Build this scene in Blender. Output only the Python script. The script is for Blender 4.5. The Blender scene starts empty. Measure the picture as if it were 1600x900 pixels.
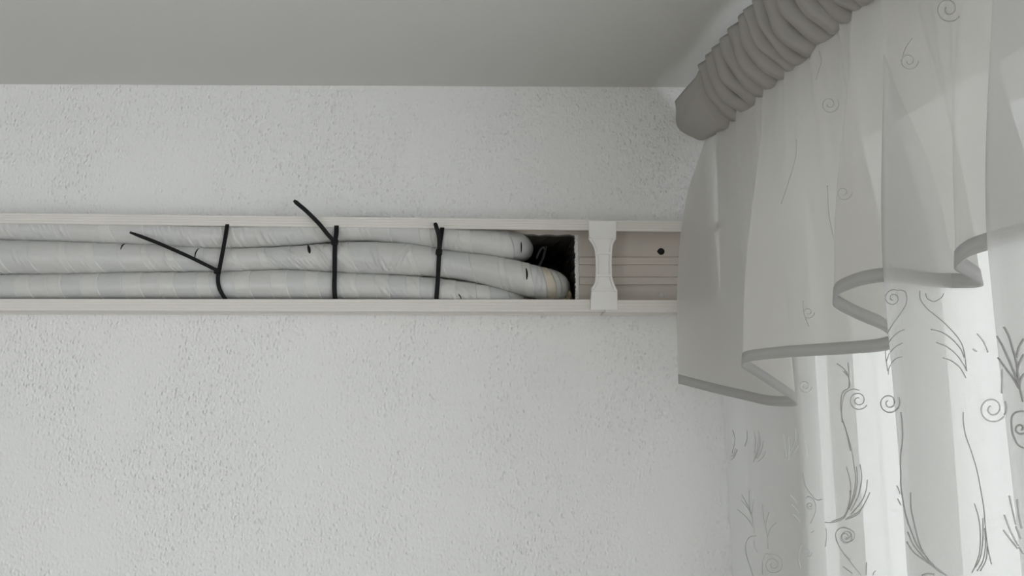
import bpy, bmesh, math, random
from mathutils import Vector, Matrix, Euler
from mathutils.bvhtree import BVHTree

sc = bpy.context.scene
COL = sc.collection
random.seed(7)

# ------------------------------------------------------------------ camera
W, H, FPX = 1600.0, 900.0, 1155.0
CAM = Vector((0.0, -0.9625, 2.0))
PITCH, YAW = math.radians(8.4), math.radians(2.0)
ROT = Euler((math.pi / 2 + PITCH, 0.0, -YAW), 'XYZ')
cd = bpy.data.cameras.new('camera')
cd.sensor_width = 36.0
cd.lens = FPX / W * 36.0
cd.clip_start = 0.02
cam = bpy.data.objects.new('camera', cd)
cam.location = CAM
cam.rotation_euler = ROT
COL.objects.link(cam)
sc.camera = cam
RM = ROT.to_matrix()

# ------------------------------------------------------------------ sky and exposure
world = bpy.data.worlds.new('overcast_sky')
sc.world = world
world.use_nodes = True
bg = world.node_tree.nodes['Background']
bg.inputs[0].default_value = (0.945, 0.985, 1.02, 1)
bg.inputs[1].default_value = 1.0
sc.view_settings.view_transform = 'Standard'
sc.view_settings.look = 'None'
sc.view_settings.gamma = 1.0
sc.view_settings.exposure = 2.04
sc.cycles.max_bounces = 14
sc.cycles.diffuse_bounces = 6
sc.cycles.transmission_bounces = 12
sc.cycles.transparent_max_bounces = 32

# daylight guide at the window opening (a portal: gives no light of its own, only tells the renderer where the sky comes in)
pl = bpy.data.lights.new('window_daylight', 'AREA')
pl.shape = 'RECTANGLE'
pl.size, pl.size_y = 3.0, 1.45
pl.cycles.is_portal = True
portal = bpy.data.objects.new('window_daylight', pl)
COL.objects.link(portal)
pl2 = pl.copy()
pl2.size, pl2.size_y = 0.9, 2.1
portal2 = bpy.data.objects.new('unseen_window_daylight', pl2)
COL.objects.link(portal2)

# ------------------------------------------------------------------ helpers
def ray(px, py):
    return (RM @ Vector(((px - W / 2) / FPX, (H / 2 - py) / FPX, -1.0))).normalized()

def P(px, py, y):
    """point of the vertical plane Y = y that is seen at this pixel"""
    d = ray(px, py)
    return CAM + d * ((y - CAM.y) / d.y)

def line2(a, b, y):
    """height as a function of x along the line through two measured points of plane Y = y"""
    A, B = P(a[0], a[1], y), P(b[0], b[1], y)
    k = (B.z - A.z) / (B.x - A.x)
    return lambda x: A.z + k * (x - A.x)

def material(name, color, rough=0.5, spec=0.5, bump=None, vary=None):
    m = bpy.data.materials.new(name)
    m.use_nodes = True
    nt = m.node_tree
    b = nt.nodes['Principled BSDF']
    b.inputs['Base Color'].default_value = (*color, 1)
    b.inputs['Roughness'].default_value = rough
    b.inputs['Specular IOR Level'].default_value = spec
    tc = nt.nodes.new('ShaderNodeTexCoord')
    if vary:
        scale, amount = vary
        n = nt.nodes.new('ShaderNodeTexNoise')
        n.inputs['Scale'].default_value = scale
        n.inputs['Detail'].default_value = 4
        nt.links.new(tc.outputs['Object'], n.inputs['Vector'])
        mx = nt.nodes.new('ShaderNodeMix')
        mx.data_type = 'RGBA'
        mx.inputs['A'].default_value = (*[c * (1 - amount) for c in color], 1)
        mx.inputs['B'].default_value = (*[min(1, c * (1 + amount)) for c in color], 1)
        nt.links.new(n.outputs['Fac'], mx.inputs['Factor'])
        nt.links.new(mx.outputs['Result'], b.inputs['Base Color'])
    if bump:
        scale, dist, detail = bump
        n = nt.nodes.new('ShaderNodeTexNoise')
        n.inputs['Scale'].default_value = scale
        n.inputs['Detail'].default_value = detail
        nt.links.new(tc.outputs['Object'], n.inputs['Vector'])
        bp = nt.nodes.new('ShaderNodeBump')
        bp.inputs['Distance'].default_value = dist
        bp.inputs['Strength'].default_value = 1.0
        nt.links.new(n.outputs['Fac'], bp.inputs['Height'])
        nt.links.new(bp.outputs['Normal'], b.inputs['Normal'])
    return m

def stucco():
    m = material('rough_stucco', (0.80, 0.80, 0.79), 0.75, 0.35)
    nt = m.node_tree
    b = nt.nodes['Principled BSDF']
    tc = nt.nodes['Texture Coordinate']
    mp = nt.nodes.new('ShaderNodeMapping')
    mp.inputs['Scale'].default_value = (1.0, 1.0, 0.72)
    nt.links.new(tc.outputs['Object'], mp.inputs['Vector'])
    def noise(scale, detail, rough):
        n = nt.nodes.new('ShaderNodeTexNoise')
        n.inputs['Scale'].default_value = scale
        n.inputs['Detail'].default_value = detail
        n.inputs['Roughness'].default_value = rough
        nt.links.new(mp.outputs['Vector'], n.inputs['Vector'])
        return n
    def ramp(src, a, bb):
        r = nt.nodes.new('ShaderNodeMapRange')
        r.interpolation_type = 'SMOOTHSTEP'
        r.inputs['From Min'].default_value = a
        r.inputs['From Max'].default_value = bb
        nt.links.new(src, r.inputs['Value'])
        return r.outputs['Result']
    def mul(a, k):
        r = nt.nodes.new('ShaderNodeMath')
        r.operation = 'MULTIPLY'
        nt.links.new(a, r.inputs[0])
        if isinstance(k, float): r.inputs[1].default_value = k
        else: nt.links.new(k, r.inputs[1])
        return r.outputs[0]
    def add(a, c):
        r = nt.nodes.new('ShaderNodeMath')
        r.operation = 'ADD'
        nt.links.new(a, r.inputs[0])
        nt.links.new(c, r.inputs[1])
        return r.outputs[0]
    def speck(scale, keep, size):
        v = nt.nodes.new('ShaderNodeTexVoronoi')
        v.inputs['Scale'].default_value = scale
        nt.links.new(mp.outputs['Vector'], v.inputs['Vector'])
        sep = nt.nodes.new('ShaderNodeSeparateColor')
        nt.links.new(v.outputs['Color'], sep.inputs[0])
        return mul(ramp(v.outputs['Distance'], size, 0.0), ramp(sep.outputs[0], keep, keep + 0.35))
    base = noise(270, 1.5, 0.5).outputs['Fac']
    patch = ramp(noise(7, 2, 0.5).outputs['Fac'], 0.3, 0.65)
    fine = noise(520, 2, 0.6).outputs['Fac']
    small = speck(230, 0.1, 0.55)
    half = mul(ramp(fine, -2.0, -1.0), 0.55)
    h = add(add(mul(mul(base, 1.15), add(patch, half)), mul(speck(120, 0.62, 0.42), 0.75)), add(add(mul(mul(small, patch), 0.8), mul(small, 0.35)), mul(fine, 0.18)))
    bp = nt.nodes.new('ShaderNodeBump')
    bp.inputs['Distance'].default_value = 0.0010
    nt.links.new(h, bp.inputs['Height'])
    nt.links.new(bp.outputs['Normal'], b.inputs['Normal'])
    return m

def fabric(name, color, clear, through, weave=1400.0):
    """sheer cloth: part of the light passes straight through the weave, part is diffused through the threads"""
    m = bpy.data.materials.new(name)
    m.use_nodes = True
    nt = m.node_tree
    nt.nodes.clear()
    out = nt.nodes.new('ShaderNodeOutputMaterial')
    tr = nt.nodes.new('ShaderNodeBsdfTransparent')
    tl = nt.nodes.new('ShaderNodeBsdfTranslucent')
    df = nt.nodes.new('ShaderNodeBsdfDiffuse')
    tl.inputs['Color'].default_value = (*color, 1)
    df.inputs['Color'].default_value = (*color, 1)
    tc = nt.nodes.new('ShaderNodeTexCoord')
    n = nt.nodes.new('ShaderNodeTexNoise')
    n.inputs['Scale'].default_value = weave
    nt.links.new(tc.outputs['Object'], n.inputs['Vector'])
    bp = nt.nodes.new('ShaderNodeBump')
    bp.inputs['Distance'].default_value = 0.00012
    nt.links.new(n.outputs['Fac'], bp.inputs['Height'])
    nt.links.new(bp.outputs['Normal'], df.inputs['Normal'])
    nt.links.new(bp.outputs['Normal'], tl.inputs['Normal'])
    m1 = nt.nodes.new('ShaderNodeMixShader')
    m1.inputs[0].default_value = through
    nt.links.new(df.outputs[0], m1.inputs[1])
    nt.links.new(tl.outputs[0], m1.inputs[2])
    m2 = nt.nodes.new('ShaderNodeMixShader')
    m2.inputs[0].default_value = clear
    nt.links.new(m1.outputs[0], m2.inputs[1])
    nt.links.new(tr.outputs[0], m2.inputs[2])
    nt.links.new(m2.outputs[0], out.inputs['Surface'])
    return m

def pane_glass():
    m = bpy.data.materials.new('window_glass')
    m.use_nodes = True
    nt = m.node_tree
    nt.nodes.clear()
    out = nt.nodes.new('ShaderNodeOutputMaterial')
    tr = nt.nodes.new('ShaderNodeBsdfTransparent')
    gl = nt.nodes.new('ShaderNodeBsdfGlossy')
    gl.inputs['Roughness'].default_value = 0.02
    mx = nt.nodes.new('ShaderNodeMixShader')
    mx.inputs[0].default_value = 0.07
    nt.links.new(tr.outputs[0], mx.inputs[1])
    nt.links.new(gl.outputs[0], mx.inputs[2])
    nt.links.new(mx.outputs[0], out.inputs['Surface'])
    return m

M = dict(
    stucco=stucco(),
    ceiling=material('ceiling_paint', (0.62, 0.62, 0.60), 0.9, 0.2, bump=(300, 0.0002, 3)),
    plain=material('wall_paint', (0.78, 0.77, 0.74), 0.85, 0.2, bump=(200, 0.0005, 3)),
    wood=material('floor_wood', (0.20, 0.15, 0.11), 0.5, 0.4, vary=(3, 0.15)),
    pvc_shaded=material('shaded_cream_plastic', (0.56, 0.51, 0.455), 0.5, 0.4, vary=(20, 0.02)),  # cream plastic with the shade inside the trunking put into its colour
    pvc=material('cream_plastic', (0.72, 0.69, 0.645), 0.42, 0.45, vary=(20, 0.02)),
    clip=material('white_plastic', (0.80, 0.785, 0.76), 0.38, 0.5),
    tape_a=material('pale_grey_tape', (0.565, 0.562, 0.545), 0.28, 0.5, bump=(90, 0.0009, 3), vary=(30, 0.04)),
    tape_b=material('cream_tape_overlap', (0.595, 0.591, 0.563), 0.28, 0.5, bump=(90, 0.0009, 3), vary=(30, 0.04)),
    tape_c=material('cool_grey_tape', (0.545, 0.548, 0.540), 0.28, 0.5, bump=(90, 0.0009, 3), vary=(30, 0.04)),
    tape_d=material('beige_tape', (0.60, 0.54, 0.45), 0.45, 0.4, bump=(90, 0.0006, 3)),
    black=material('black_plastic', (0.006, 0.006, 0.007), 0.5, 0.2),
    cable=material('dark_grey_cable', (0.16, 0.16, 0.165), 0.35, 0.6),
    foam=material('black_foam', (0.015, 0.015, 0.016), 0.9, 0.2, bump=(300, 0.0006, 3)),
    dark=material('hole_masonry', (0.10, 0.09, 0.08), 0.95, 0.1, bump=(60, 0.004, 4), vary=(20, 0.4)),
    crumb=material('grey_plaster', (0.30, 0.29, 0.27), 0.95, 0.1, bump=(300, 0.001, 4), vary=(90, 0.35)),
    foamlump=material('old_foam_filler', (0.40, 0.34, 0.22), 0.95, 0.1, bump=(120, 0.003, 4), vary=(60, 0.3)),
    frame=material('window_frame_plastic', (0.82, 0.82, 0.80), 0.35, 0.5),
    rail=material('rail_plastic', (0.75, 0.75, 0.73), 0.4, 0.5),
    sheer=fabric('sheer_voile', (0.50, 0.495, 0.475), 0.175, 0.35),
    ruffle=fabric('ruffle_voile', (0.65, 0.635, 0.605), 0.21, 0.35),
    hem=fabric('hem_ribbon', (0.62, 0.615, 0.61), 0.30, 0.45),
    header=fabric('gathered_tape', (0.48, 0.46, 0.43), 0.0, 0.22, 260.0),
    thread=material('grey_thread', (0.47, 0.47, 0.46), 0.6, 0.3),
    faint=material('faint_thread', (0.56, 0.56, 0.54), 0.6, 0.3),
    pale=material('pale_thread', (0.72, 0.72, 0.71), 0.5, 0.3),
    glass=pane_glass(),
)

def mesh_obj(name, bm, mat, parent=None, smooth=False, normals=True):
    if normals:
        bmesh.ops.recalc_face_normals(bm, faces=bm.faces)
    me = bpy.data.meshes.new(name)
    bm.to_mesh(me)
    bm.free()
    for m in (mat if isinstance(mat, (list, tuple)) else [mat]):
        me.materials.append(m)
    if smooth:
        me.polygons.foreach_set('use_smooth', [True] * len(me.polygons))
    o = bpy.data.objects.new(name, me)
    COL.objects.link(o)
    if parent:
        o.parent = parent
        o.matrix_parent_inverse = Matrix.Translation(parent.location).inverted()
    return o

def thing(name, label, cat, loc=(0, 0, 0), group=None):
    o = bpy.data.objects.new(name, None)
    COL.objects.link(o)
    o.location = loc
    o.empty_display_size = 0.02
    o['label'] = label
    o['category'] = cat
    if group: o['group'] = group
    return o

def struct(o):
    o['kind'] = 'structure'
    return o

def add_box(bm, lo, hi):
    x0, y0, z0 = lo
    x1, y1, z1 = hi
    v = [bm.verts.new(c) for c in ((x0,y0,z0),(x1,y0,z0),(x1,y1,z0),(x0,y1,z0),(x0,y0,z1),(x1,y0,z1),(x1,y1,z1),(x0,y1,z1))]
    for f in ((0,3,2,1),(4,5,6,7),(0,1,5,4),(1,2,6,5),(2,3,7,6),(3,0,4,7)):
        bm.faces.new([v[i] for i in f])
    return v

def add_loft(bm, rings, closed=True, caps=True):
    """rings: lists of points of one length, joined in order"""
    vs = [[bm.verts.new(p) for p in r] for r in rings]
    n = len(vs[0])
    for a, b in zip(vs, vs[1:]):
        for i in range(n if closed else n - 1):
            j = (i + 1) % n
            bm.faces.new((a[i], a[j], b[j], b[i]))
    if caps and closed:
        bm.faces.new(list(reversed(vs[0])))
        bm.faces.new(vs[-1])
    return vs

def catmull(pts, per=8, tension=0.5):
    """smooth curve through points (any dimension as tuples)"""
    out = []
    n = len(pts)
    for i in range(n - 1):
        p0, p1, p2, p3 = pts[max(i-1, 0)], pts[i], pts[i+1], pts[min(i+2, n-1)]
        for k in range(per):
            t = k / per
            t2, t3 = t*t, t*t*t
            out.append(tuple(
                (2*t3-3*t2+1)*b + (t3-2*t2+t)*tension*(c-a) + (-2*t3+3*t2)*c + (t3-t2)*tension*(d-b)
                for a, b, c, d in zip(p0, p1, p2, p3)))
    out.append(tuple(pts[-1]))
    return out

def resample(pts, step):
    """evenly spaced points of a polyline of tuples; spacing is measured on the first three entries"""
    L = [0.0]
    for a, b in zip(pts, pts[1:]):
        L.append(L[-1] + math.dist(a[:3], b[:3]))
    n = max(2, int(round(L[-1] / step)))
    out, j = [], 0
    for i in range(n + 1):
        s = L[-1] * i / n
        while j < len(L) - 2 and L[j+1] < s: j += 1
        t = (s - L[j]) / max(1e-9, L[j+1] - L[j])
        out.append(tuple(a + (b - a) * t for a, b in zip(pts[j], pts[j+1])))
    return out

def add_tube(bm, pts, r, sides=8, caps=True):
    pts = [Vector(p[:3]) for p in pts]
    rings, up = [], None
    for i, p in enumerate(pts):
        t = (pts[min(i+1, len(pts)-1)] - pts[max(i-1, 0)]).normalized()
        if up is None:
            up = Vector((0, 0, 1)) if abs(t.z) < 0.9 else Vector((0, 1, 0))
        a = t.cross(up).normalized()
        up = a.cross(t).normalized()
        rr = r[i] if isinstance(r, (list, tuple)) else r
        rings.append([p + (a * math.cos(k*math.tau/sides) + up * math.sin(k*math.tau/sides)) * rr for k in range(sides)])
    add_loft(bm, rings, True, caps)

def add_strap(bm, pts, width_dir, w, th):
    """flat band: pts along it, its width along width_dir"""
    pts = [Vector(p[:3]) for p in pts]
    rings = []
    for i, p in enumerate(pts):
        t = (pts[min(i+1, len(pts)-1)] - pts[max(i-1, 0)]).normalized()
        wd = width_dir[i] if isinstance(width_dir, list) else width_dir
        a = (wd - t * wd.dot(t)).normalized()
        n = a.cross(t).normalized()
        ww = (w[i] if isinstance(w, list) else w) / 2
        rings.append([p + a*ww + n*th/2, p - a*ww + n*th/2, p - a*ww - n*th/2, p + a*ww - n*th/2])
    add_loft(bm, rings)

# ------------------------------------------------------------------ setting
TF = -0.040                                   # front of the trunking's lips
zc = line2((0, 131.5), (1085, 136.5), 0.0)    # the corner of wall and ceiling
XL, YB = -2.6, -3.4
rail_dir = -ray(652, 620); rail_dir.z = 0; rail_dir.normalize()      # along the curtain rail, away from the wall
side = Vector((-rail_dir.y, rail_dir.x, 0))                          # across it, towards the window
if side.x < 0: side = -side

# hole in the wall behind the pipes
hx0, hx1 = P(806, 400, 0).x, P(898.5, 400, 0).x
hz0, hz1 = P(850, 474, 0).z, P(850, 367, 0).z
hole = []
def edge(a, b, n, jit):
    for i in range(n):
        t = i / n
        hole.append((a[0] + (b[0]-a[0])*t + random.uniform(-jit, jit), a[1] + (b[1]-a[1])*t + random.uniform(-jit, jit)))
edge((hx0, hz0), (hx1, hz0), 8, 0.0008)
edge((hx1, hz0), (hx1, hz1), 70, 0.0009)
edge((hx1, hz1), (hx0, hz1), 10, 0.0008)
edge((hx0, hz1), (hx0, hz0), 8, 0.0008)

XR0 = P(1244, 400, 0).x                       # where the window wall starts
def wall_right_pt(t, off=0.0):                # t metres from the corner along the window wall
    return Vector((XR0, 0, 0)) + rail_dir * t + side * off

bm = bmesh.new()
outer = [(XL, 0.0), (XR0 + 0.3, 0.0), (XR0 + 0.3, zc(XR0 + 0.3) + 0.02), (XL, zc(XL) + 0.02)]
ov = [bm.verts.new((x, 0, z)) for x, z in outer]
iv = [bm.verts.new((x, 0, z)) for x, z in hole]
es = [bm.edges.new((ov[i], ov[(i+1) % 4])) for i in range(4)] + [bm.edges.new((iv[i], iv[(i+1) % len(iv)])) for i in range(len(iv))]
bmesh.ops.triangle_fill(bm, use_beauty=True, edges=es)
for f in list(bm.faces):
    if f.normal.y > 0: f.normal_flip()
bk = [bm.verts.new((x, 0.32, z)) for x, z in outer]        # the thickness of the wall
for i in range(4): bm.faces.new((ov[i], bk[i], bk[(i+1) % 4], ov[(i+1) % 4]))
bm.faces.new(bk)
wall_back = struct(mesh_obj('wall_back', bm, M['stucco'], normals=False))

bm = bmesh.new()
add_loft(bm, [[(x, 0.0, z) for x, z in hole], [(x + 0.0005, 0.010, z) for x, z in hole]], caps=False)
mesh_obj('plaster_edge', bm, M['crumb'], wall_back)
bm = bmesh.new()
rings = []
for y in (0.010, 0.03, 0.06, 0.10, 0.16, 0.24):
    k_ = 0.0 if y == 0.010 else 0.003
    rings.append([(x + 0.0005 + random.uniform(0, k_) * (1 if x > (hx0+hx1)/2 else -1), y, z + random.uniform(0, k_) * (1 if z > (hz0+hz1)/2 else -1)) for x, z in hole])
vs = add_loft(bm, rings, caps=False)
bm.faces.new(vs[-1])
mesh_obj('hole_lining', bm, M['dark'], wall_back)

bm = bmesh.new()
a, b = XL, XR0 + 0.35
v = [bm.verts.new(c) for c in ((a, 0.02, zc(a)), (b, 0.02, zc(b)), (b + .3, YB, zc(b)), (a, YB, zc(a)),
                               (a, 0.02, zc(a)+.1), (b, 0.02, zc(b)+.1), (b + .3, YB, zc(b)+.1), (a, YB, zc(a)+.1))]
for f in ((0,3,2,1),(4,5,6,7),(0,1,5,4),(1,2,6,5),(2,3,7,6),(3,0,4,7)): bm.faces.new([v[i] for i in f])
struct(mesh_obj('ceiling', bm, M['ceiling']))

bm = bmesh.new()
add_box(bm, (XL, YB, -0.1), (XR0 + 0.6, 0.02, 0.0))
struct(mesh_obj('floor', bm, M['wood']))
bm = bmesh.new()
add_box(bm, (XL - 0.1, YB, 0.0), (XL, 0.02, 2.6))
struct(mesh_obj('wall_left', bm, M['plain']))

bm = bmesh.new()
r0, r1, rz0, rz1 = -2.2, -1.3, 0.15, 2.2       # unseen window opposite the pipes, added and sized to light the room
add_box(bm, (XL, YB - 0.2, 0.0), (r0, YB, 2.6))
add_box(bm, (r1, YB - 0.2, 0.0), (XR0 + 0.6, YB, 2.6))
add_box(bm, (r0, YB - 0.2, 0.0), (r1, YB, rz0))
add_box(bm, (r0, YB - 0.2, rz1), (r1, YB, 2.6))
struct(mesh_obj('wall_front', bm, M['plain']))

# window wall with its opening
WT, w0, w1, wz0, wz1 = 0.22, 0.042, 3.05, 0.90, 2.36
def wr(t, off, z):
    p = wall_right_pt(t, off)
    return (p.x, p.y, z)
def add_rbox(bm, t0, t1, o0, o1, z0, z1):
    v = [bm.verts.new(wr(*c)) for c in ((t0,o0,z0),(t1,o0,z0),(t1,o1,z0),(t0,o1,z0),(t0,o0,z1),(t1,o0,z1),(t1,o1,z1),(t0,o1,z1))]
    for f in ((0,3,2,1),(4,5,6,7),(0,1,5,4),(1,2,6,5),(2,3,7,6),(3,0,4,7)): bm.faces.new([v[i] for i in f])
bm = bmesh.new()
add_rbox(bm, -0.03, w0, 0, WT, 0, 2.46)
add_rbox(bm, w1, 3.5, 0, WT, 0, 2.46)
add_rbox(bm, w0, w1, 0, WT, 0, wz0)
add_rbox(bm, w0, w1, 0, WT, wz1, 2.46)
struct(mesh_obj('wall_right', bm, M['plain']))

portal.location = wr((w0 + w1) / 2, WT + 0.01, (wz0 + wz1) / 2)
portal.rotation_euler = (-side).to_track_quat('-Z', 'Z').to_euler()
win = bpy.data.objects.new('window_1', None)
COL.objects.link(win)
win.location = wr((w0 + w1) / 2, 0.11, wz0)
struct(win)
bm = bmesh.new()
fo0, fo1, fw = 0.016, 0.075, 0.036
add_rbox(bm, w0, w1, fo0, fo1, wz0, wz0 + fw)
add_rbox(bm, w0, w1, fo0, fo1, wz1 - fw, wz1)
add_rbox(bm, w0, w0 + fw, fo0, fo1, wz0 + fw, wz1 - fw)
add_rbox(bm, w1 - fw, w1, fo0, fo1, wz0 + fw, wz1 - fw)
mesh_obj('window_frame', bm, M['frame'], win)
mid = (w0 + w1) / 2
for s0, s1 in ((w0 + fw, mid), (mid, w1 - fw)):
    bm = bmesh.new()
    sw = 0.030
    z0, z1 = wz0 + fw, wz1 - fw
    add_rbox(bm, s0, s1, fo0 - .012, fo1 - .015, z0, z0 + sw)
    add_rbox(bm, s0, s1, fo0 - .012, fo1 - .015, z1 - sw, z1)
    add_rbox(bm, s0, s0 + sw, fo0 - .012, fo1 - .015, z0 + sw, z1 - sw)
    add_rbox(bm, s1 - sw, s1, fo0 - .012, fo1 - .015, z0 + sw, z1 - sw)
    sash = mesh_obj('sash', bm, M['frame'], win)
    bm = bmesh.new()
    add_rbox(bm, s0 + sw, s1 - sw, fo0 + .012, fo0 + .018, z0 + sw, z1 - sw)
    p = mesh_obj('pane', bm, M['glass'])
    p.parent = sash
    p.matrix_parent_inverse = sash.matrix_parent_inverse.copy() if False else Matrix.Translation(win.location).inverted() @ Matrix.Translation(win.location)
win2 = bpy.data.objects.new('unseen_window', None)
COL.objects.link(win2)
win2.location = ((r0 + r1) / 2, YB - 0.1, rz0)
struct(win2)
bm = bmesh.new()
for xa, xb, za, zb in ((r0, r1, rz0, rz0 + .06), (r0, r1, rz1 - .06, rz1), (r0, r0 + .06, rz0 + .06, rz1 - .06), (r1 - .06, r1, rz0 + .06, rz1 - .06), ((r0 + r1)/2 - .04, (r0 + r1)/2 + .04, rz0 + .06, rz1 - .06)):
    add_box(bm, (xa, YB - .14, za), (xb, YB - .08, zb))
mesh_obj('window_frame', bm, M['frame'], win2)
for xa, xb in ((r0 + .06, (r0 + r1)/2 - .04), ((r0 + r1)/2 + .04, r1 - .06)):
    bm = bmesh.new()
    add_box(bm, (xa, YB - .113, rz0 + .06), (xb, YB - .107, rz1 - .06))
    mesh_obj('pane', bm, M['glass'], win2)
portal2.location = ((r0 + r1) / 2, YB - 0.21, (rz0 + rz1) / 2)
portal2.rotation_euler = Vector((0, 1, 0)).to_track_quat('-Z', 'Z').to_euler()
bm = bmesh.new()
add_rbox(bm, w0 + .001, w1 - .001, -0.012, fo0, wz0 + .0005, wz0 + .02)
mesh_obj('window_sill', bm, M['frame'], win)

# ------------------------------------------------------------------ trunking
zto = line2((0, 333), (1070, 345), TF)
zti = line2((0, 349), (1070, 361.5), TF)
zbi = line2((0, 467), (1070, 468), TF)
zbo = line2((0, 485), (1070, 487), TF)

def lip_profile(zo, zi):
    """closed outline (y, z) of one side of the channel: lip with fine ribs, side wall back to the wall"""
    s = 1 if zo > zi else -1                  # +1 for the upper side
    h = abs(zo - zi)
    pts = []
    n = 4
    q = [0.0]
    front = []
    for k in range(n):
        a0, a1 = k / n, (k + 1) / n
        front += [(TF, a0), (TF, a1 - 0.05), (TF + 0.0005, a1 - 0.04), (TF + 0.0005, a1 - 0.01)]
    front.append((TF, 1.0))
    for y, a in front: pts.append((y, zo - s * h * a))
    pts.append((TF + 0.0025, zi))
    pts.append((TF + 0.0025, zo - s * 0.0035))
    pts.append((-0.0005, zo - s * 0.0035))
    pts.append((-0.0005, zo + s * 0.0008))
    pts.append((-0.004, zo + s * 0.0008))
    pts.append((-0.006, zo - s * 0.0006))
    pts.append((TF + 0.008, zo - s * 0.0006))
    pts.append((TF + 0.006, zo))
    return pts

def trunking(name, label, pxs, drop, x_hole):
    x0, x1 = (P(p, 410, TF).x for p in pxs)
    root = thing(name, label, 'trunking', ((x0 + x1) / 2, 0, zbo((x0 + x1) / 2)), None)
    for part, zo, zi in (('upper_side', zto, zti), ('lower_side', zbo, zbi)):
        bm = bmesh.new()
        add_loft(bm, [[(x, y, z - drop) for y, z in lip_profile(zo(x), zi(x))] for x in (x0, x1)])
        mesh_obj(part, bm, M['pvc'], root)
    bm = bmesh.new()
    def slab(xa, xb, ya, yb, za, zb):
        add_loft(bm, [[(x, ya, za(x) - drop), (x, yb, za(x) - drop), (x, yb, zb(x) - drop), (x, ya, zb(x) - drop)] for x in (xa, xb)])
    top, bot = (lambda x: zto(x) - 0.0036), (lambda x: zbo(x) + 0.0036)
    zr = [line2((905, a), (1070, a), 0.0) for a in (401.5, 414.5, 432.5, 445.5)]
    spans = [(x0, x1)] if x_hole is None else [(x0, x_hole[0]), (x_hole[1], x1)]
    for xa, xb in spans:
        slab(xa, xb, -0.0028, -0.0005, bot, top)
    if x_hole:
        slab(x_hole[0], x_hole[1], -0.0028, -0.0005, lambda x: hz1 + .0005, top)
        slab(x_hole[0], x_hole[1], -0.0028, -0.0005, bot, lambda x: hz0 - .0005)
    mesh_obj('base_plate', bm, M['pvc_shaded'], root)
    for xa, xb in spans[-1:] if x_hole else spans:
        for k in (0, 2):
            bm = bmesh.new()
            a_, b_ = zr[k+1], zr[k]
            add_loft(bm, [[(x, -0.0026, a_(x)), (x, -0.0062, a_(x)), (x, -0.0062, b_(x) - .002), (x, -0.0026, b_(x))] for x in (xa + .0002, xb - .0002)])
            mesh_obj('rib', bm, M['pvc_shaded'], root)
    return root

XJ = 944
xh = (P(808, 410, -0.0028).x, P(904.5, 410, -0.0028).x)
trunk_a = trunking('pipe_trunking', 'long cream plastic wall trunking without its cover, holding three taped pipes', (-70, XJ), 0.0, xh)
trunk_b = trunking('pipe_trunking', 'short empty cream trunking piece with ribbed back and round black hole', (XJ + 0.8, 1127), 0.0006, None)
c = P(1033, 393, -0.0029)
bm = bmesh.new()
ring = [Vector((c.x + 0.0046 * math.cos(i*math.tau/20), -0.0029, c.z + 0.0046 * math.sin(i*math.tau/20))) for i in range(20)]
ring[10] += Vector((-0.0012, 0, 0.0004))
add_loft(bm, [ring, [p + Vector((0, -0.0004, 0)) for p in ring]])
h = mesh_obj('round_hole', bm, M['foam'], trunk_b)
h['label'] = 'round black fixing hole'
c = P(1034.5, 460, -0.0029)
bm = bmesh.new()
w, hh = 0.0038, 0.0022
for lo, hi in (((-w, .6*hh), (w, hh)), ((-w, -hh), (-w*.75, hh)), ((w*.75, -hh), (w, hh))):
    add_box(bm, (c.x + lo[0], -0.0042, c.z + lo[1]), (c.x + hi[0], -0.0026, c.z + hi[1]))
mesh_obj('slot', bm, M['pvc'], trunk_b)
bm = bmesh.new()
add_box(bm, (c.x - w*.7, -0.0031, c.z - hh), (c.x + w*.7, -0.0027, c.z + .5*hh))
mesh_obj('slot_opening', bm, M['tape_c'], trunk_b)

# retaining bridge clipped across the opening
cl = thing('cover_bridge', 'white waisted plastic bridge clipped across the trunking right of the pipe hole', 'clip', tuple(P(942, 484, TF - .002)))
def outline(inset, y):
    L = [(919.5, 346), (920, 372), (930, 392), (931, 437), (924, 452), (922.5, 468), (922, 484.5)]
    R = [(964.5, 484.5), (964, 455), (957.5, 441), (955, 425), (956, 386), (962, 372), (962.5, 346)]
    pts = []
    for px, py in L + R:
        s = 1 if px < 942 else -1
        q = P(px + s * inset, min(max(py, 346 + inset), 484.5 - inset), TF)
        pts.append((q.x, y, q.z))
    return pts
bm = bmesh.new()
add_loft(bm, [outline(0, TF - 0.0004), outline(0, TF - 0.0026), outline(.8, TF - 0.003)])
mesh_obj('bridge_plate', bm, M['clip'], cl)
for sgn, pts in ((1, [(921, 372), (931.2, 392), (932.2, 437), (925, 452)]), (-1, [(963, 455), (956.5, 441), (953.8, 425), (954.8, 386), (961, 372)])):
    bm = bmesh.new()
    add_tube(bm, catmull([tuple(P(a, b_, TF - 0.0036)) for a, b_ in pts], 5), 0.0019, 8)
    mesh_obj('raised_edge', bm, M['clip'], cl, True)
for py in (396, 430.5):
    bm = bmesh.new()
    a, b_ = P(932, py, TF - .0032), P(954, py, TF - .0032)
    add_box(bm, (a.x, TF - .0052, a.z - .0016), (b_.x, TF - .0026, a.z + .0016))
    mesh_obj('cross_rib', bm, M['clip'], cl)
for py in (372, 454):
    bm = bmesh.new()
    a, b_ = P(924, py, TF - .003), P(961, py, TF - .003)
    add_box(bm, (a.x, TF - .0046, a.z - .0009), (b_.x, TF - .0026, a.z + .0009))
    mesh_obj('step', bm, M['clip'], cl)
for py in (371, 453):
    bm = bmesh.new()
    a = P(921.5 if py < 400 else 925, py, TF - .003)
    bmesh.ops.create_icosphere(bm, subdivisions=2, radius=.0013, matrix=Matrix.Translation(a))
    mesh_obj('moulding_pip', bm, M['clip'], cl, True)

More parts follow.
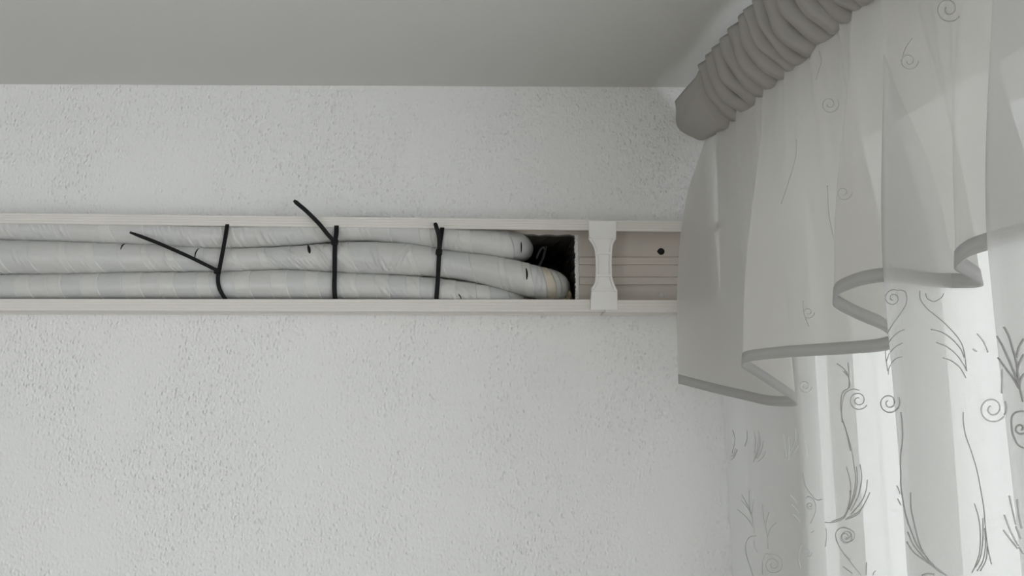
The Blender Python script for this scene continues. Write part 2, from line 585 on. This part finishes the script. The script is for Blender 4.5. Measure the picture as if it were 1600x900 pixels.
# ------------------------------------------------------------------ taped pipes
PY = -0.0215
A_, B_, C_ = 'tape_a', 'tape_b', 'tape_c'
def pipe_path(ctrl):
    """ctrl: (px, py, radius in px, y) -> smooth list of (x, y, z, r)"""
    pts = []
    for px, py, r, y in ctrl:
        q = P(px, py, y)
        pts.append((q.x, q.y, q.z, r / 1155.0 * (y - CAM.y)))
    return resample(catmull(pts, 10), 0.0015)

def frames(path):
    out, up = [], Vector((0, 0, 1))
    for i in range(len(path)):
        p = Vector(path[i][:3])
        t = (Vector(path[min(i+1, len(path)-1)][:3]) - Vector(path[max(i-1, 0)][:3])).normalized()
        a = t.cross(up).normalized()         # for a pipe along +x this points to -y, the room
        up = a.cross(t).normalized()
        out.append((p, t, a, up, path[i][3]))
    return out

def wrapped_pipe(label, ctrl, pattern, wrinkles, loose, n_around=72, gaps=(), beige=()):
    path = pipe_path(ctrl)
    fr = frames(path)
    root = thing('insulated_pipe', label, 'pipe', path[0][:3], 'taped pipes in the trunking')
    step = 0.0015
    def surf(i_f, th, lift):
        i_f = min(max(i_f, 0.0), len(fr) - 1.001)
        i0 = int(i_f); t = i_f - i0
        p = fr[i0][0].lerp(fr[i0+1][0], t); a = fr[i0][2].lerp(fr[i0+1][2], t); u = fr[i0][3].lerp(fr[i0+1][3], t)
        r = fr[i0][4] * (1-t) + fr[i0+1][4] * t
        d = a * math.cos(th) + u * math.sin(th)
        for (ci, slope, width, height, th0, th1) in wrinkles:
            x = (i_f - ci - slope * th) / width
            if abs(x) < 3 and th0 < th < th1:
                f = math.sin(math.pi * (th - th0) / (th1 - th0))
                lift = lift + height * f * (math.exp(-x*x) - 0.45 * math.exp(-(x-1.6)**2))
        return p + d * (r + lift)
    i, k = 0.0, 0
    N = len(fr) - 1
    while i < N - 2:
        w, mat = pattern[k % len(pattern)]
        w = w * random.uniform(0.85, 1.15)
        for a_, b_ in beige:
            if i < a_ - 1 < i + w: w = a_ - i
            elif a_ - 1 <= i < b_: w, mat = b_ - i, 'tape_d'
            elif i >= b_ and mat == B_: mat = A_
        i1 = min(i + w, N)
        nseg = max(6, int(i1 - i))
        bm = bmesh.new()
        rings = []
        tilt = loose * random.uniform(0.93, 1.07)
        for j in range(nseg + 2):
            f = min(j, nseg) / nseg
            ring = []
            for q in range(n_around):
                th = -math.pi + math.tau * q / n_around
                lift = (0.0002 + 0.0007 * f) if j <= nseg else -0.0006     # each turn rides up over the next
                idx = i + (i1 + 0.6 - i) * f - tilt * math.sin(th) - tilt * .5 * math.cos(th)
                if k == 0: idx = max(idx, 0)
                ring.append(surf(idx, th, lift))
            rings.append(ring)
        add_loft(bm, rings, True, False)
        mesh_obj('tape_turn', bm, M[mat], root, True)
        i, k = i1, k + 1
    turns = list(root.children)
    vv, ff = [], []
    for o in turns:
        n0 = len(vv)
        vv += [v.co.copy() for v in o.data.vertices]
        ff += [[n0 + q for q in p.vertices] for p in o.data.polygons]
    tree = BVHTree.FromPolygons(vv, ff)
    for pa, w in gaps:                         # black foam showing where the tape gapes
        pts = []
        for px, py in catmull([tuple(map(float, q)) for q in pa], 5):
            loc, nn, idx, dist = tree.ray_cast(CAM, ray(px, py))
            if loc is not None and (not pts or (loc - pts[-1]).length < 0.006): pts.append(loc)
        if len(pts) < 3: continue
        n = len(pts)
        bm = bmesh.new()
        add_tube(bm, [tuple(p) for p in pts], [w * (0.25 + math.sin(math.pi * (j + .5) / n)) / 1.25 for j in range(n)], 6)
        o = mesh_obj('foam_gap', bm, M['foam'], root, True)
        o['label'] = 'black foam showing through a gap in the tape'
    return root, fr

def wr_list(spec):
    """spec: (px, count, spread px, slope) -> wrinkle tuples in path steps"""
    out = []
    for px, n, spread, slope, hgt in spec:
        for _ in range(int(n * 1.6)):
            ci = (px + 70 + random.uniform(-spread, spread)) / 1155 * 0.94 / 0.0015
            t0 = random.uniform(-1.5, -0.1)
            out.append((ci, slope * random.uniform(.7, 1.3), random.uniform(0.6, 1.3), 1.7 * hgt * random.uniform(.5, 1.2), t0, t0 + random.uniform(0.8, 1.9)))
    return out

e1 = [(-75,355,20.5,PY),(0,356.5,20.5,PY),(100,359,20.5,PY),(200,362.5,20.5,PY),(290,367,20.5,PY),(350,368.5,20,PY),(450,364.5,20,PY),(520,359,19.5,PY),(580,357.5,20,PY),
      (640,363.5,20.5,PY),(700,372,20.5,PY),(750,378,21,PY+.001),(785,383,22.5,PY+.006),(803,385.5,22.5,PY+.018),(809,387,22,PY+.040),(811,388,21.5,PY+.075),(812,388.5,21,PY+.11)]
e2 = [(-75,402.5,26,PY-.003),(0,402,26,PY-.003),(100,403.5,25,PY-.002),(200,404,22.5,PY),(280,405,20,PY),(350,407,18.5,PY),(440,404,18,PY),(520,403,22.5,PY),(560,403,25,PY-.002),(640,406,24.5,PY-.002),
      (700,413,21,PY),(750,420,22.5,PY),(800,431,25,PY+.002),(838,441,25,PY+.008),(858,446,25,PY+.022),(865,449,24.5,PY+.045),(867,450,24,PY+.08),(868,451,23,PY+.12)]
e3 = [(-75,450,20.5,PY),(0,450,20.5,PY),(100,449,20.5,PY),(200,447.5,21,PY),(350,446.5,21.5,PY),(440,445.5,23.5,PY),(520,447,21.5,PY),(600,449.5,20.5,PY),(660,453,20,PY),(700,457.5,20,PY),
      (740,462,19,PY+.002),(775,467,18,PY+.008),(800,469,17,PY+.02),(815,470,16,PY+.045),(822,470,15,PY+.09)]
wrapped_pipe('topmost of the three grey taped pipes, under the upper lip, crinkled wrap', e1,
             [(26, A_), (9, B_), (30, A_), (28, C_), (10, A_)],
             wr_list([(20, 2, 12, -6, .0006), (80, 5, 30, -7, .0007), (300, 9, 50, -5, .0008), (380, 6, 30, -3, .0008), (440, 5, 25, -4, .0007), (500, 6, 25, -7, .0006), (570, 5, 25, -3, .0007), (700, 4, 25, -2, .0006), (770, 3, 25, -3, .0005)]),
             3.0, gaps=[([(814, 378), (814.3, 385), (814.2, 395)], .0011)])
wrapped_pipe('middle one of the three taped pipes, thickest, bending into the wall hole', e2,
             [(22, A_), (5, B_), (17, A_), (7, B_), (22, C_)],
             wr_list([(30, 2, 20, -9, .0008), (120, 3, 30, -8, .0006), (250, 3, 15, -7, .0006), (440, 9, 25, -10, .0008), (480, 9, 25, -10, .0008), (545, 5, 20, -9, .0007), (585, 6, 14, -6, .0008), (620, 5, 14, 6, .0008), (700, 3, 20, -4, .0005), (800, 6, 20, -4, .0009), (835, 6, 15, -3, .0010)]),
             5.0, gaps=[([(188.5, 390), (191, 384), (196, 381), (203, 380)], .0010), ([(304.5, 405), (305, 397), (308, 391), (311, 388)], .0009),
                        ([(481, 382), (483, 389), (484, 396)], .0021), ([(822, 419), (823.5, 428), (823, 437)], .0014)],
             beige=((497, 504),))
wrapped_pipe('bottom one of the three taped pipes, banded cream and grey, above lower lip', e3,
             [(12, B_), (17, C_), (12, B_), (19, C_), (13, B_), (16, A_)],
             wr_list([(10, 3, 15, -5, .0007), (530, 6, 15, -7, .0007), (600, 7, 35, -8, .0006), (660, 4, 20, -7, .0005), (710, 5, 20, -9, .0006)]),
             2.0, gaps=[([(716, 459), (719, 463), (720.5, 467)], .0008)])

# black cables and old filler in the hole
for lab, pts, r in (('thin dark grey cable arching up inside the wall hole, left one', [(838, 404), (843, 392), (848, 386), (851, 390)], .0016),
                    ('thin dark grey cable in the wall hole, right of another', [(841, 418), (848, 404), (851, 394), (853, 385)], .0019)):
    y0 = 0.052 if 'left' in lab else 0.060
    bm = bmesh.new()
    add_tube(bm, catmull([tuple(P(a, b_, y0 + .006*i)) for i, (a, b_) in enumerate(pts)], 6), r, 8)
    o = mesh_obj('cable', bm, M['cable'], None, True)
    o['label'] = lab; o['category'] = 'cable'; o['group'] = 'cables in the wall hole'
bm = bmesh.new()
c0 = P(884, 460, 0.03)
bmesh.ops.create_icosphere(bm, subdivisions=4, radius=1.0)
for v in bm.verts:
    n = v.co.copy()
    k = 1 + 0.18 * math.sin(7*n.x + 3*n.z) * math.cos(6*n.z - 2*n.y) + random.uniform(-.05, .05)
    v.co = Vector((n.x * .0085, n.y * .022, n.z * .017)) * k + c0 + Vector((0, 0.004, -0.006))
o = mesh_obj('filler_lump', bm, M['foamlump'], None, True)
o['label'] = 'crumbling tan filler lump in bottom right corner of the wall hole'; o['category'] = 'filler'

# ------------------------------------------------------------------ cable ties
XD = Vector((1, 0, 0))
def cable_tie(label, strap, head, tail, w, tail_y, head_size=(0.0078, 0.0076)):
    hp = P(head[0], head[1], TF - 0.0035)
    root = thing('cable_tie', label, 'cable tie', tuple(hp), 'cable ties round the pipes')
    pts = [(P(a, b_, TF - 0.0016 + dy)) for a, b_, dy in strap]
    top, bot = pts[0], pts[-1]
    loop = [tuple(p) for p in pts]
    loop = [(top.x, -0.0045, top.z + .001), (top.x, -0.012, top.z + .0045), (top.x, -0.030, top.z + .004)] + loop + [(bot.x, -0.030, bot.z - .003), (bot.x, -0.012, bot.z - .0035), (bot.x, -0.0045, bot.z)]
    bm = bmesh.new()
    add_strap(bm, catmull(loop, 6), XD, w, 0.0013)
    mesh_obj('strap', bm, M['black'], root)
    bm = bmesh.new()
    add_box(bm, (-head_size[0]/2, -0.0026, -head_size[1]/2), (head_size[0]/2, 0.0026, head_size[1]/2))
    bmesh.ops.bevel(bm, geom=bm.edges[:], offset=0.0009, segments=2, affect='EDGES')
    d = Vector((strap[-1][0] - strap[0][0], 0, -(strap[-1][1] - strap[0][1]))).normalized()
    ang = math.atan2(d.x, -d.z)
    bmesh.ops.transform(bm, matrix=Matrix.Translation(hp) @ Matrix.Rotation(-ang, 4, 'Y'), verts=bm.verts)
    mesh_obj('tie_head', bm, M['black'], root)
    n = len(tail)
    tp = [tuple(P(a, b_, TF - 0.0045 - tail_y * i / (n - 1))) for i, (a, b_) in enumerate(tail)]
    cp = catmull(tp, 8)
    m = len(cp)
    bm = bmesh.new()
    t = (Vector(cp[-1]) - Vector(cp[0])).normalized()
    wd = t.cross(Vector((0, 1, 0))).normalized()
    add_strap(bm, cp, wd, [w * (0.95 if j < m * .85 else 0.95 - .5 * (j - m*.85) / (m*.15)) for j in range(m)], 0.0012)
    mesh_obj('tie_tail', bm, M['black'], root)
    return root

cable_tie('leftmost black cable tie, its tail slanting to the left', [(355.5,351,.002),(352,372,-.0008),(347.5,396,-.0006),(343,420,-.001),(340.5,434,-.0012),(342,448,-.0008),(348,461,.001),(353,468,.004)],
          (340, 423.5), [(338, 422), (320, 413), (290, 398.5), (245, 379), (203, 363)], 0.0047, 0.004)
cable_tie('middle black cable tie, its long tail crossing the upper lip', [(526,353,.002),(525.5,365,-.0008),(523.5,380,-.0006),(523,402,-.001),(523,425,-.0004),(522.5,445,-.001),(523,460,.001),(524,468,.004)],
          (523, 378.5), [(521, 376), (512, 366), (498, 349), (480, 331), (466, 319), (459, 313)], 0.0056, 0.012, (.0082, .0078))
cable_tie('rightmost black cable tie, its short tail standing upright', [(691,356,.002),(689,370,-.0008),(687,386,-.0008),(686,400,-.001),(685,420,-.0008),(684,440,-.001),(682.5,460,.001),(682,468,.004)],
          (686, 394), [(686, 392), (686.5, 380), (685.5, 368), (682, 355), (679.5, 348)], 0.0056, 0.012, (.0080, .0082))

# ------------------------------------------------------------------ curtain rail, header, valance, curtain
T0, B0 = P(1085, 112, -0.09), P(1137, 193, -0.09)        # top and foot of the first pleat
def along(p, y):                                          # the line through p along the rail, at depth y
    return p + rail_dir * ((y - p.y) / rail_dir.y)
lean = B0 - T0
YEND = -0.66

val = thing('valance', 'gathered sheer valance with ruffled ribbon hem hanging in front of the curtain', 'valance', tuple(along(B0, -.4)))
cur = thing('sheer_curtain', 'white sheer floor length curtain with grey embroidered scrolls, below the ruffled valance', 'curtain', tuple(along(B0, -.4) - Vector((0, 0, B0.z - .02))))

# pleats of the header: irregular spacing, each a rounded roll that tucks under the next
pleat_s = [0.0]
rng = random.Random(11)
while pleat_s[-1] < 0.56:
    pleat_s.append(pleat_s[-1] + rng.choice((0.012, 0.016, 0.019, 0.022, 0.025)))
amp = [rng.uniform(.0065, .0095) for _ in pleat_s]
def header_bm():
    bm = bmesh.new()
    nrm = Vector((-1, 0, -0.65)).normalized()             # outward of the leaning face
    grid = []
    ss = []
    flat = 0.082                                           # smooth turned-in end next to the wall
    s = -flat
    k = 0
    samples = [(-flat + flat * i / 16, None, 0) for i in range(16)]
    for k in range(len(pleat_s) - 1):
        for j in range(14):
            samples.append((pleat_s[k] + (pleat_s[k+1] - pleat_s[k]) * j / 14, j / 13.0, k))
    NP = 18
    for s, f, k in samples:
        row = []
        base_t = T0 + rail_dir * s
        for i in range(NP + 1):
            q = i / NP
            wob = 0.0022 * math.sin(5.1 * q + k * 1.7) + 0.0016 * math.sin(11 * q + k * 2.9)
            if f is None:
                a = 0.0015 * math.sin(9 * q + 40 * s) + 0.004 * math.sin(math.pi * (s + flat) / flat)
                e = 0.0
                shrink = 1 - 0.16 * (1 - (s + flat) / flat)
                qq = 0.08 + (q - 0.0) * shrink * .95
                wob += -0.012 * math.sin(math.pi * q) * (-s / flat)
            else:
                a = amp[k] * (((1 - f) / .24) ** 0.5 if f > .76 else 1 - ((.76 - f) / .76) ** 1.5) * 1.6 * (1.0 - 0.25 * abs(q - .5)) - .0085
                e = 0.002 * math.sin(math.pi * f)
                qq = -0.035 * math.sin(math.pi * f) * (1 - q) + q
            belly = 0.010 * math.sin(math.pi * q)
            p = base_t + lean * qq + nrm * (a + belly) + rail_dir * (wob + (0.009 * f ** 2 if f is not None else 0))
            row.append(p)
        # tuck the top edge back over the rail
        grid.append([row[0] + side * 0.006 - Vector((0, 0, .002))] + row + [row[-1] + side * 0.006])
    vs = [[bm.verts.new(p) for p in r] for r in grid]
    for a, b in zip(vs, vs[1:]):
        for i in range(len(a) - 1):
            bm.faces.new((a[i], b[i], b[i+1], a[i+1]))
    return bm
mesh_obj('gathered_header', header_bm(), M['header'], val, True)

# plan of the valance's hem: (px, py, y)
HEM = [(1060,598,-.054),(1094,607,-.060),(1130,616,-.075),(1165,624,-.094),(1200,632,-.120),(1236,634,-.157),(1243,628,-.166),(1205,602,-.171),(1168,578,-.176),(1160,569,-.182),(1172,563,-.198),
       (1230,557,-.232),(1300,553,-.271),(1370,548,-.308),(1402,540,-.330),(1400,530,-.337),(1378,513,-.340),(1340,497,-.343),(1308,480,-.346),(1303,470,-.352),(1312,457,-.358),
       (1350,443,-.374),(1400,438,-.390),(1460,447,-.404),(1520,448,-.420),(1534,443,-.430),(1518,432,-.450),(1497,421,-.480),(1495,414,-.488),(1520,396,-.497),(1600,373,-.515),(1680,360,-.535)]
hem3 = [tuple(P(*h)) for h in HEM]
last = Vector(hem3[-1])
for i in range(3):                                         # on, out of the frame
    q = along(last, -0.56 - .045 * i) + side * (0.035 if i % 2 else -0.02)
    hem3.append((q.x, q.y, last.z + 0.004 * i))
hemc = resample(catmull(hem3, 10, 0.42), 0.003)

def drop_surface(bottom, top_off, frill, spread, nv, name, mat, parent, gather_freq, z_top_shift=0.0, edge_y=None):
    """cloth from the foot of the header down to the curve `bottom`; folds are tight at the top and open on the way down"""
    bm = bmesh.new()
    n = len(bottom)
    ys = [p[1] for p in bottom]
    y0, y1 = ys[0], ys[-1]
    # smooth monotone depth for the gathered top edge
    k = 14
    ysm = []
    for i in range(n):
        a, b = max(0, i - k), min(n, i + k + 1)
        ysm.append(sum(ys[a:b]) / (b - a))
    if edge_y is not None:
        for i in range(24): ysm[i] = edge_y + (ysm[24] - edge_y) * i / 24
    for i in range(1, n): ysm[i] = min(ysm[i], ysm[i-1] - 1e-4)
    rows = []
    L = 0.0
    for i in range(n):
        if i: L += math.dist(bottom[i], bottom[i-1])
        b = Vector(bottom[i])
        t = along(B0, ysm[i]) + side * (top_off + frill * math.sin(L * gather_freq) + frill * .5 * math.sin(L * gather_freq * 2.3 + 1)) + Vector((0, 0, z_top_shift))
        col = []
        for j in range(nv + 1):
            v = (j / nv)
            z = t.z + (b.z - t.z) * v
            hgt = (t.z - z)
            e = spread(v)
            if edge_y is not None:
                w = max(0.0, 1 - L / 0.07)
                e += (1 - (1 - v) ** 3 - e) * w
            p = t.lerp(b, e)
            g = max(0.0, 1 - hgt / 0.09)
            p += side * (frill * 0.8 * math.sin(L * gather_freq * 1.0 + 2 * hgt * 20) * g * (1 - g) * 3)
            col.append(Vector((p.x, p.y, z)))
        rows.append(col)
    vs = [[bm.verts.new(p) for p in c] for c in rows]
    for a, b in zip(vs, vs[1:]):
        for j in range(nv):
            bm.faces.new((a[j], a[j+1], b[j+1], b[j]))
    return mesh_obj(name, bm, mat, parent, True, normals=False), rows

sm = lambda v: v * v * (3 - 2 * v)
ruffle, rrows = drop_surface(hemc, 0.004, 0.003, lambda v: 0.55 * v + 0.45 * sm(min(1, v * 1.25)), 48, 'ruffle', M['ruffle'], val, 95, 0.012, -0.012)

# ribbon sewn to the hem
bm = bmesh.new()
prev = None
HW = 0.0105
rings = []
for i, c in enumerate(rrows):
    b = c[-1]
    t = (rrows[min(i+1, len(rrows)-1)][-1] - rrows[max(i-1, 0)][-1])
    t.z = 0
    t.normalize()
    n = Vector((t.y, -t.x, 0))
    up = (c[-6] - b).normalized()
    rings.append([b + n*.0008 + up*HW, b + n*.0012 - up*.001, b - n*.0012 - up*.001, b - n*.0008 + up*HW])
add_loft(bm, rings)
mesh_obj('hem_ribbon', bm, M['hem'], val, True)

# the curtain: plan of its folds at the height seen in row 750
FOLDS = [(1137,.0002),(1149,-.035),(1168,-.078),(1185,-.090),(1225,-.103),(1252,-.112),(1264,-.124),(1285,-.150),(1300,-.178),(1304,-.192),(1300,-.206),(1290,-.226),(1284,-.242),(1303,-.257),(1335,-.270),
         (1360,-.280),(1420,-.306),(1478,-.328),(1494,-.340),(1480,-.352),(1425,-.378),(1405,-.391),(1418,-.399),(1460,-.405),(1512,-.412),(1545,-.420),(1600,-.434),(1664,-.449),(1682,-.460),(1660,-.473),(1600,-.496),(1580,-.508),(1594,-.516),(1640,-.525),(1690,-.537)]
plan = [P(px, 750, y) for px, y in FOLDS]
last = plan[-1]
for i in range(3):
    plan.append(along(last, -0.57 - .04 * i) + side * (-0.04 if i % 2 == 0 else 0.005))
planc = resample(catmull([(p.x, p.y, 0.02) for p in plan], 10, 0.40), 0.003)
ZF = 0.03
zrow = P(1400, 750, -.35).z
def spread_c(v):
    h = v * (B0.z - ZF)
    return min(1.0, 0.30 + 0.70 * sm(min(1, h / 0.30)))
bmrows = None
def curtain_surface():
    bm = bmesh.new()
    n = len(planc)
    ys = [p[1] for p in planc]
    k = 12
    ysm = [sum(ys[max(0, i-k):i+k+1]) / len(ys[max(0, i-k):i+k+1]) for i in range(n)]
    for i in range(1, n): ysm[i] = min(ysm[i], ysm[i-1] - 1e-4)
    hs = [0.62 * j / 60 for j in range(61)] + [0.75, 0.95, 1.2, 1.5, B0.z - ZF]
    rows = []
    L = 0
    for i in range(n):
        if i: L += math.dist(planc[i][:2], planc[i-1][:2])
        t = along(B0, ysm[i]) + side * (0.016 + 0.004 * math.sin(L * 110))
        b = Vector((planc[i][0], planc[i][1], 0))
        col = []
        for h in hs:
            e = 0.25 + 0.75 * sm(min(1, h / 0.26))
            p = t.lerp(b, e) + side * (0.0012 * math.sin(L * 55 + h * 13) * min(1, h / .3))
            col.append(Vector((p.x, p.y, B0.z + 0.01 - h * (B0.z + 0.01 - ZF) / (B0.z - ZF))))
        rows.append(col)
    vs = [[bm.verts.new(p) for p in c] for c in rows]
    for a, b in zip(vs, vs[1:]):
        for j in range(len(hs) - 1):
            bm.faces.new((a[j], a[j+1], b[j+1], b[j]))
    return mesh_obj('curtain_panel', bm, M['sheer'], cur, True, normals=False)
panel = curtain_surface()

# rail behind the header, on brackets from the window wall
rl = thing('curtain_rail', 'white curtain rail mostly hidden behind the gathered valance header', 'rail', tuple(along(B0, -.4) + side * .04 + Vector((0, 0, .04))))
bm = bmesh.new()
ra, rb = along(B0, -0.03) + side * .030 + Vector((0, 0, .045)), along(B0, YEND) + side * .030 + Vector((0, 0, .045))
add_loft(bm, [[p + side*a + Vector((0, 0, b)) for a, b in ((-.006, -.010), (.006, -.010), (.006, .010), (-.006, .010))] for p in (ra, rb)])
mesh_obj('rail_bar', bm, M['rail'], rl)
for y in (-0.05, -0.35, -0.63):
    bm = bmesh.new()
    p = along(B0, y) + side * .036 + Vector((0, 0, .045))
    dist = (wall_right_pt(0) - p).dot(side)
    add_loft(bm, [[p + side*a + rail_dir*r_ + Vector((0, 0, z)) for r_, z in ((-.007, -.006), (.007, -.006), (.007, .006), (-.007, .006))] for a in (0, dist - .0005)])
    mesh_obj('bracket', bm, M['rail'], rl)

# ------------------------------------------------------------------ embroidery, laid on the cloth
def tree_of(o):
    me = o.data
    return BVHTree.FromPolygons([o.matrix_world @ v.co for v in me.vertices], [list(p.vertices) for p in me.polygons])
bpy.context.view_layer.update()
T_CUR, T_VAL = tree_of(panel), tree_of(ruffle)

def spiral(cx, cy, r, turns=1.6, a0=0.0, rx=1.0, hand=1):
    n = int(16 * turns)
    return [(cx + rx * r * (1 - .8 * i / n) * math.cos(a0 + hand * i / 16 * math.tau), cy + r * (1 - .8 * i / n) * math.sin(a0 + hand * i / 16 * math.tau)) for i in range(n + 1)]

def embroider(tree, parent, ox, oy, sc_, strokes, mat='thread', r=0.00042):
    for st in strokes:
        run = []
        kind = 'embroidered_scroll' if len(st) > 15 else 'embroidered_frond'
        def flush():
            if len(run) > 4:
                bm = bmesh.new()
                add_tube(bm, [tuple(p) for p in run], r, 5)
                mesh_obj(kind, bm, M[mat], parent, True)
            run.clear()
        prev_d = None
        for x, y in catmull([tuple(map(float, q)) for q in st], 3 if len(st) > 15 else 7):
            d = ray(ox + sc_ * x, oy + sc_ * y)
            loc, nn, idx, dist = tree.ray_cast(CAM, d)
            if loc is None or (prev_d is not None and abs(dist - prev_d) > 0.012):
                flush()
            if loc is not None:
                if nn.dot(d) > 0: nn = -nn
                run.append(loc + nn * (r * .6))
            prev_d = dist
        flush()

S5 = (1300, 420, .26667)
embroider(T_CUR, cur, *S5, [[(405,125),(432,140),(436,200),(400,265),(350,335),(320,395),(312,450),(316,520),(328,600)], spiral(358,172,52,1.6,-1.0,1,-1), [(405,125),(385,128)],
    [(425,355),(380,378),(335,430),(318,480)], [(415,435),(375,455),(335,500),(322,540)], [(412,515),(370,530),(338,575),(330,620)]])
embroider(T_CUR, cur, *S5, [[(515,130),(520,180),(560,235),(640,300),(710,370),(755,430),(775,490),(790,600)], [(550,145),(560,175),(600,192),(640,170),(655,145)],
    [(580,355),(640,370),(700,410),(750,465),(775,520)], [(612,432),(670,455),(730,505),(770,560),(785,590)], [(650,522),(700,540),(750,580),(785,640)]])
embroider(T_CUR, cur, *S5, [[(1010,340),(1040,400),(1060,470),(1080,540),(1090,620),(1100,690),(1120,780)], [(1125,410),(1095,460),(1082,520)], [(1125,500),(1095,560),(1085,610)],
    [(970,395),(1000,450),(1040,540),(1080,640),(1098,690)], [(970,510),(1010,570),(1060,640),(1095,700)], [(1125,615),(1105,650),(1098,690)]], 'thread', .0007)
embroider(T_CUR, cur, *S5, [[(1125,835),(1080,840),(1055,870),(1055,930),(1058,960),(1065,980),(1090,1030),(1125,1050)], spiral(1105,935,42,1.4,-1)], 'thread', .0006)
embroider(T_CUR, cur, *S5, [spiral(940,820,88,1.8,-.5), [(850,380),(890,430),(915,490)], [(825,470),(850,485)], [(1000,590),(1000,730)]], 'pale', .0006)
embroider(T_CUR, cur, *S5, [spiral(155,770,58,1.8,.5), [(60,900),(58,820),(75,735),(120,705),(160,712)], [(30,555),(75,590),(100,640),(100,700)], [(95,550),(100,600),(102,650)]], 'thread', .0005)
embroider(T_CUR, cur, *S5, [spiral(335,785,66,1.8,-.5)], 'thread', .0006)
S6 = (1300, 660, .26667)
embroider(T_CUR, cur, *S6, [[(60,-10),(70,0),(95,80),(120,180),(133,270),(140,330),(130,410),(110,480)], [(85,260),(105,330),(112,400),(100,480),(70,550),(0,580)], [(145,260),(150,340),(135,430),(100,510)],
    [(165,245),(175,330),(155,430),(110,520)], [(208,335),(200,400),(170,470),(110,540)], [(222,410),(200,460),(160,520),(90,560)], [(190,480),(150,540),(80,570)]], 'thread', .0005)
embroider(T_CUR, cur, *S6, [spiral(90,665,45,1.6,-.6), [(125,640),(80,615),(40,625),(22,660),(50,740),(110,820),(170,895)], [(65,845),(100,870),(120,885)], [(203,820),(202,850),(200,890)], [(255,870),(245,880),(240,895)]])
embroider(T_CUR, cur, *S6, [[(405,-60),(413,0),(415,100),(405,200),(405,300),(410,400),(430,520),(450,600)], [(462,410),(465,500),(485,600),(510,700),(550,780),(610,850),(670,895)],
    [(440,700),(480,760),(560,820),(640,880)], [(445,640),(480,720),(550,800),(610,850)], [(440,560),(490,700),(540,770)], [(380,370),(392,395),(400,420)], [(385,445),(395,465),(405,485)], [(525,895),(560,885),(600,890)]], 'thread', .0006)
embroider(T_CUR, cur, *S6, [[(770,-60),(770,0),(785,80),(820,180),(850,280),(870,380),(890,500),(900,620),(915,740),(935,830)], [(835,475),(860,560),(870,660),(865,760),(840,840),(820,880)],
    [(885,560),(885,680),(870,790),(840,850)], [(895,620),(900,720),(885,810),(850,870)], [(910,720),(905,800),(870,870)]])
embroider(T_CUR, cur, *S6, [[(1010,540),(1040,620),(1080,700),(1125,770)], [(1040,430),(1060,520),(1080,600),(1110,680)], [(1090,450),(1100,540),(1115,620)], [(1005,630),(1050,690),(1090,740)]], 'pale', .0007)
S4 = (1130, 740, .17778)
embroider(T_CUR, cur, *S4, [[(165,185),(205,260),(245,340),(262,430),(275,520)], [(230,150),(228,250),(240,340)], [(125,315),(190,370),(240,430),(265,480)], [(270,230),(255,330),(250,380)], [(160,235),(215,300),(250,370)],
    [(290,545),(230,560),(200,620),(205,710),(235,810),(262,895)], [(270,590),(275,640),(300,690)]])
embroider(T_CUR, cur, *S4, [[(350,265),(355,370),(375,470),(390,560),(395,660)], [(405,340),(385,410),(375,470)], [(465,435),(420,480),(395,550)], spiral(440,800,95,1.9,-2.0), [(345,890),(345,780),(370,710),(420,700)]])
embroider(T_CUR, cur, *S4, [[(700,0),(725,110),(780,190),(820,230),(870,225)], [(730,215),(755,200),(800,235),(815,300),(800,370),(765,440)], spiral(763,280,34,1.3,1), [(775,520),(785,510),(800,505)]])
embroider(T_CUR, cur, *S4, [spiral(1075,560,62,1.6,-1), [(1120,490),(1060,478),(1010,490),(990,530),(1000,600),(1060,700),(1120,760)], [(880,425),(960,430),(1050,400),(1090,340),(1115,250),(1115,150)], [(905,480),(910,560),(890,740)], [(1060,820),(1090,840),(1120,860)]])
embroider(T_CUR, cur, *S4, [[(590,190),(630,230),(650,270)], [(600,270),(640,310),(670,350)], [(610,350),(650,390),(680,430)], [(690,620),(665,720),(680,830)], spiral(740,690,45,1.3)], 'pale')
S3 = (1130, 580, .17778)
embroider(T_CUR, cur, *S3, [[(210,525),(212,590),(190,660)], [(310,520),(318,600),(290,720),(265,800)], [(355,610),(340,690),(300,770)], [(375,705),(350,760),(300,800)], [(330,560),(325,660),(285,770)], [(265,520),(285,620),(275,720)],
    [(110,680),(90,740),(65,745)], [(85,520),(105,600),(80,720)], [(125,690),(100,750),(70,780)]], 'thread', .0005)
embroider(T_CUR, cur, *S3, [[(530,540),(540,640),(555,750)], [(575,580),(580,680),(570,770)], [(635,500),(635,600),(590,720),(560,790)], [(665,650),(620,720),(580,780)], spiral(720,130,62,1.6), [(720,610),(735,690),(745,760)]], 'pale')
embroider(T_CUR, cur, *S3, [[(1060,0),(1105,60),(1110,140),(1050,190),(1035,300),(1050,420),(1085,540),(1110,650),(1120,700)]], 'thread', .0005)
V1 = (0, 0, 1.0)
embroider(T_VAL, val, *V1, [spiral(1296,163,15,1.6,-.5), [(1280,80),(1284,95),(1280,108),(1275,125)]], 'faint', .0004)
embroider(T_VAL, val, *V1, [spiral(1482,14,21,1.5,.6)], 'faint', .0005)
embroider(T_VAL, val, *V1, [spiral(1420,95,15,1.5), [(1425,60),(1415,75),(1408,95)]], 'faint', .0004)
embroider(T_VAL, val, *V1, [spiral(1318,301,13,1.3), [(1293,290),(1296,340),(1308,392)]], 'faint', .0004)
embroider(T_VAL, val, *V1, [spiral(1263,488,10,1.4), [(1255,470),(1256,490),(1264,510)], [(1245,218),(1243,246),(1233,282),(1221,318)]], 'faint', .0004)
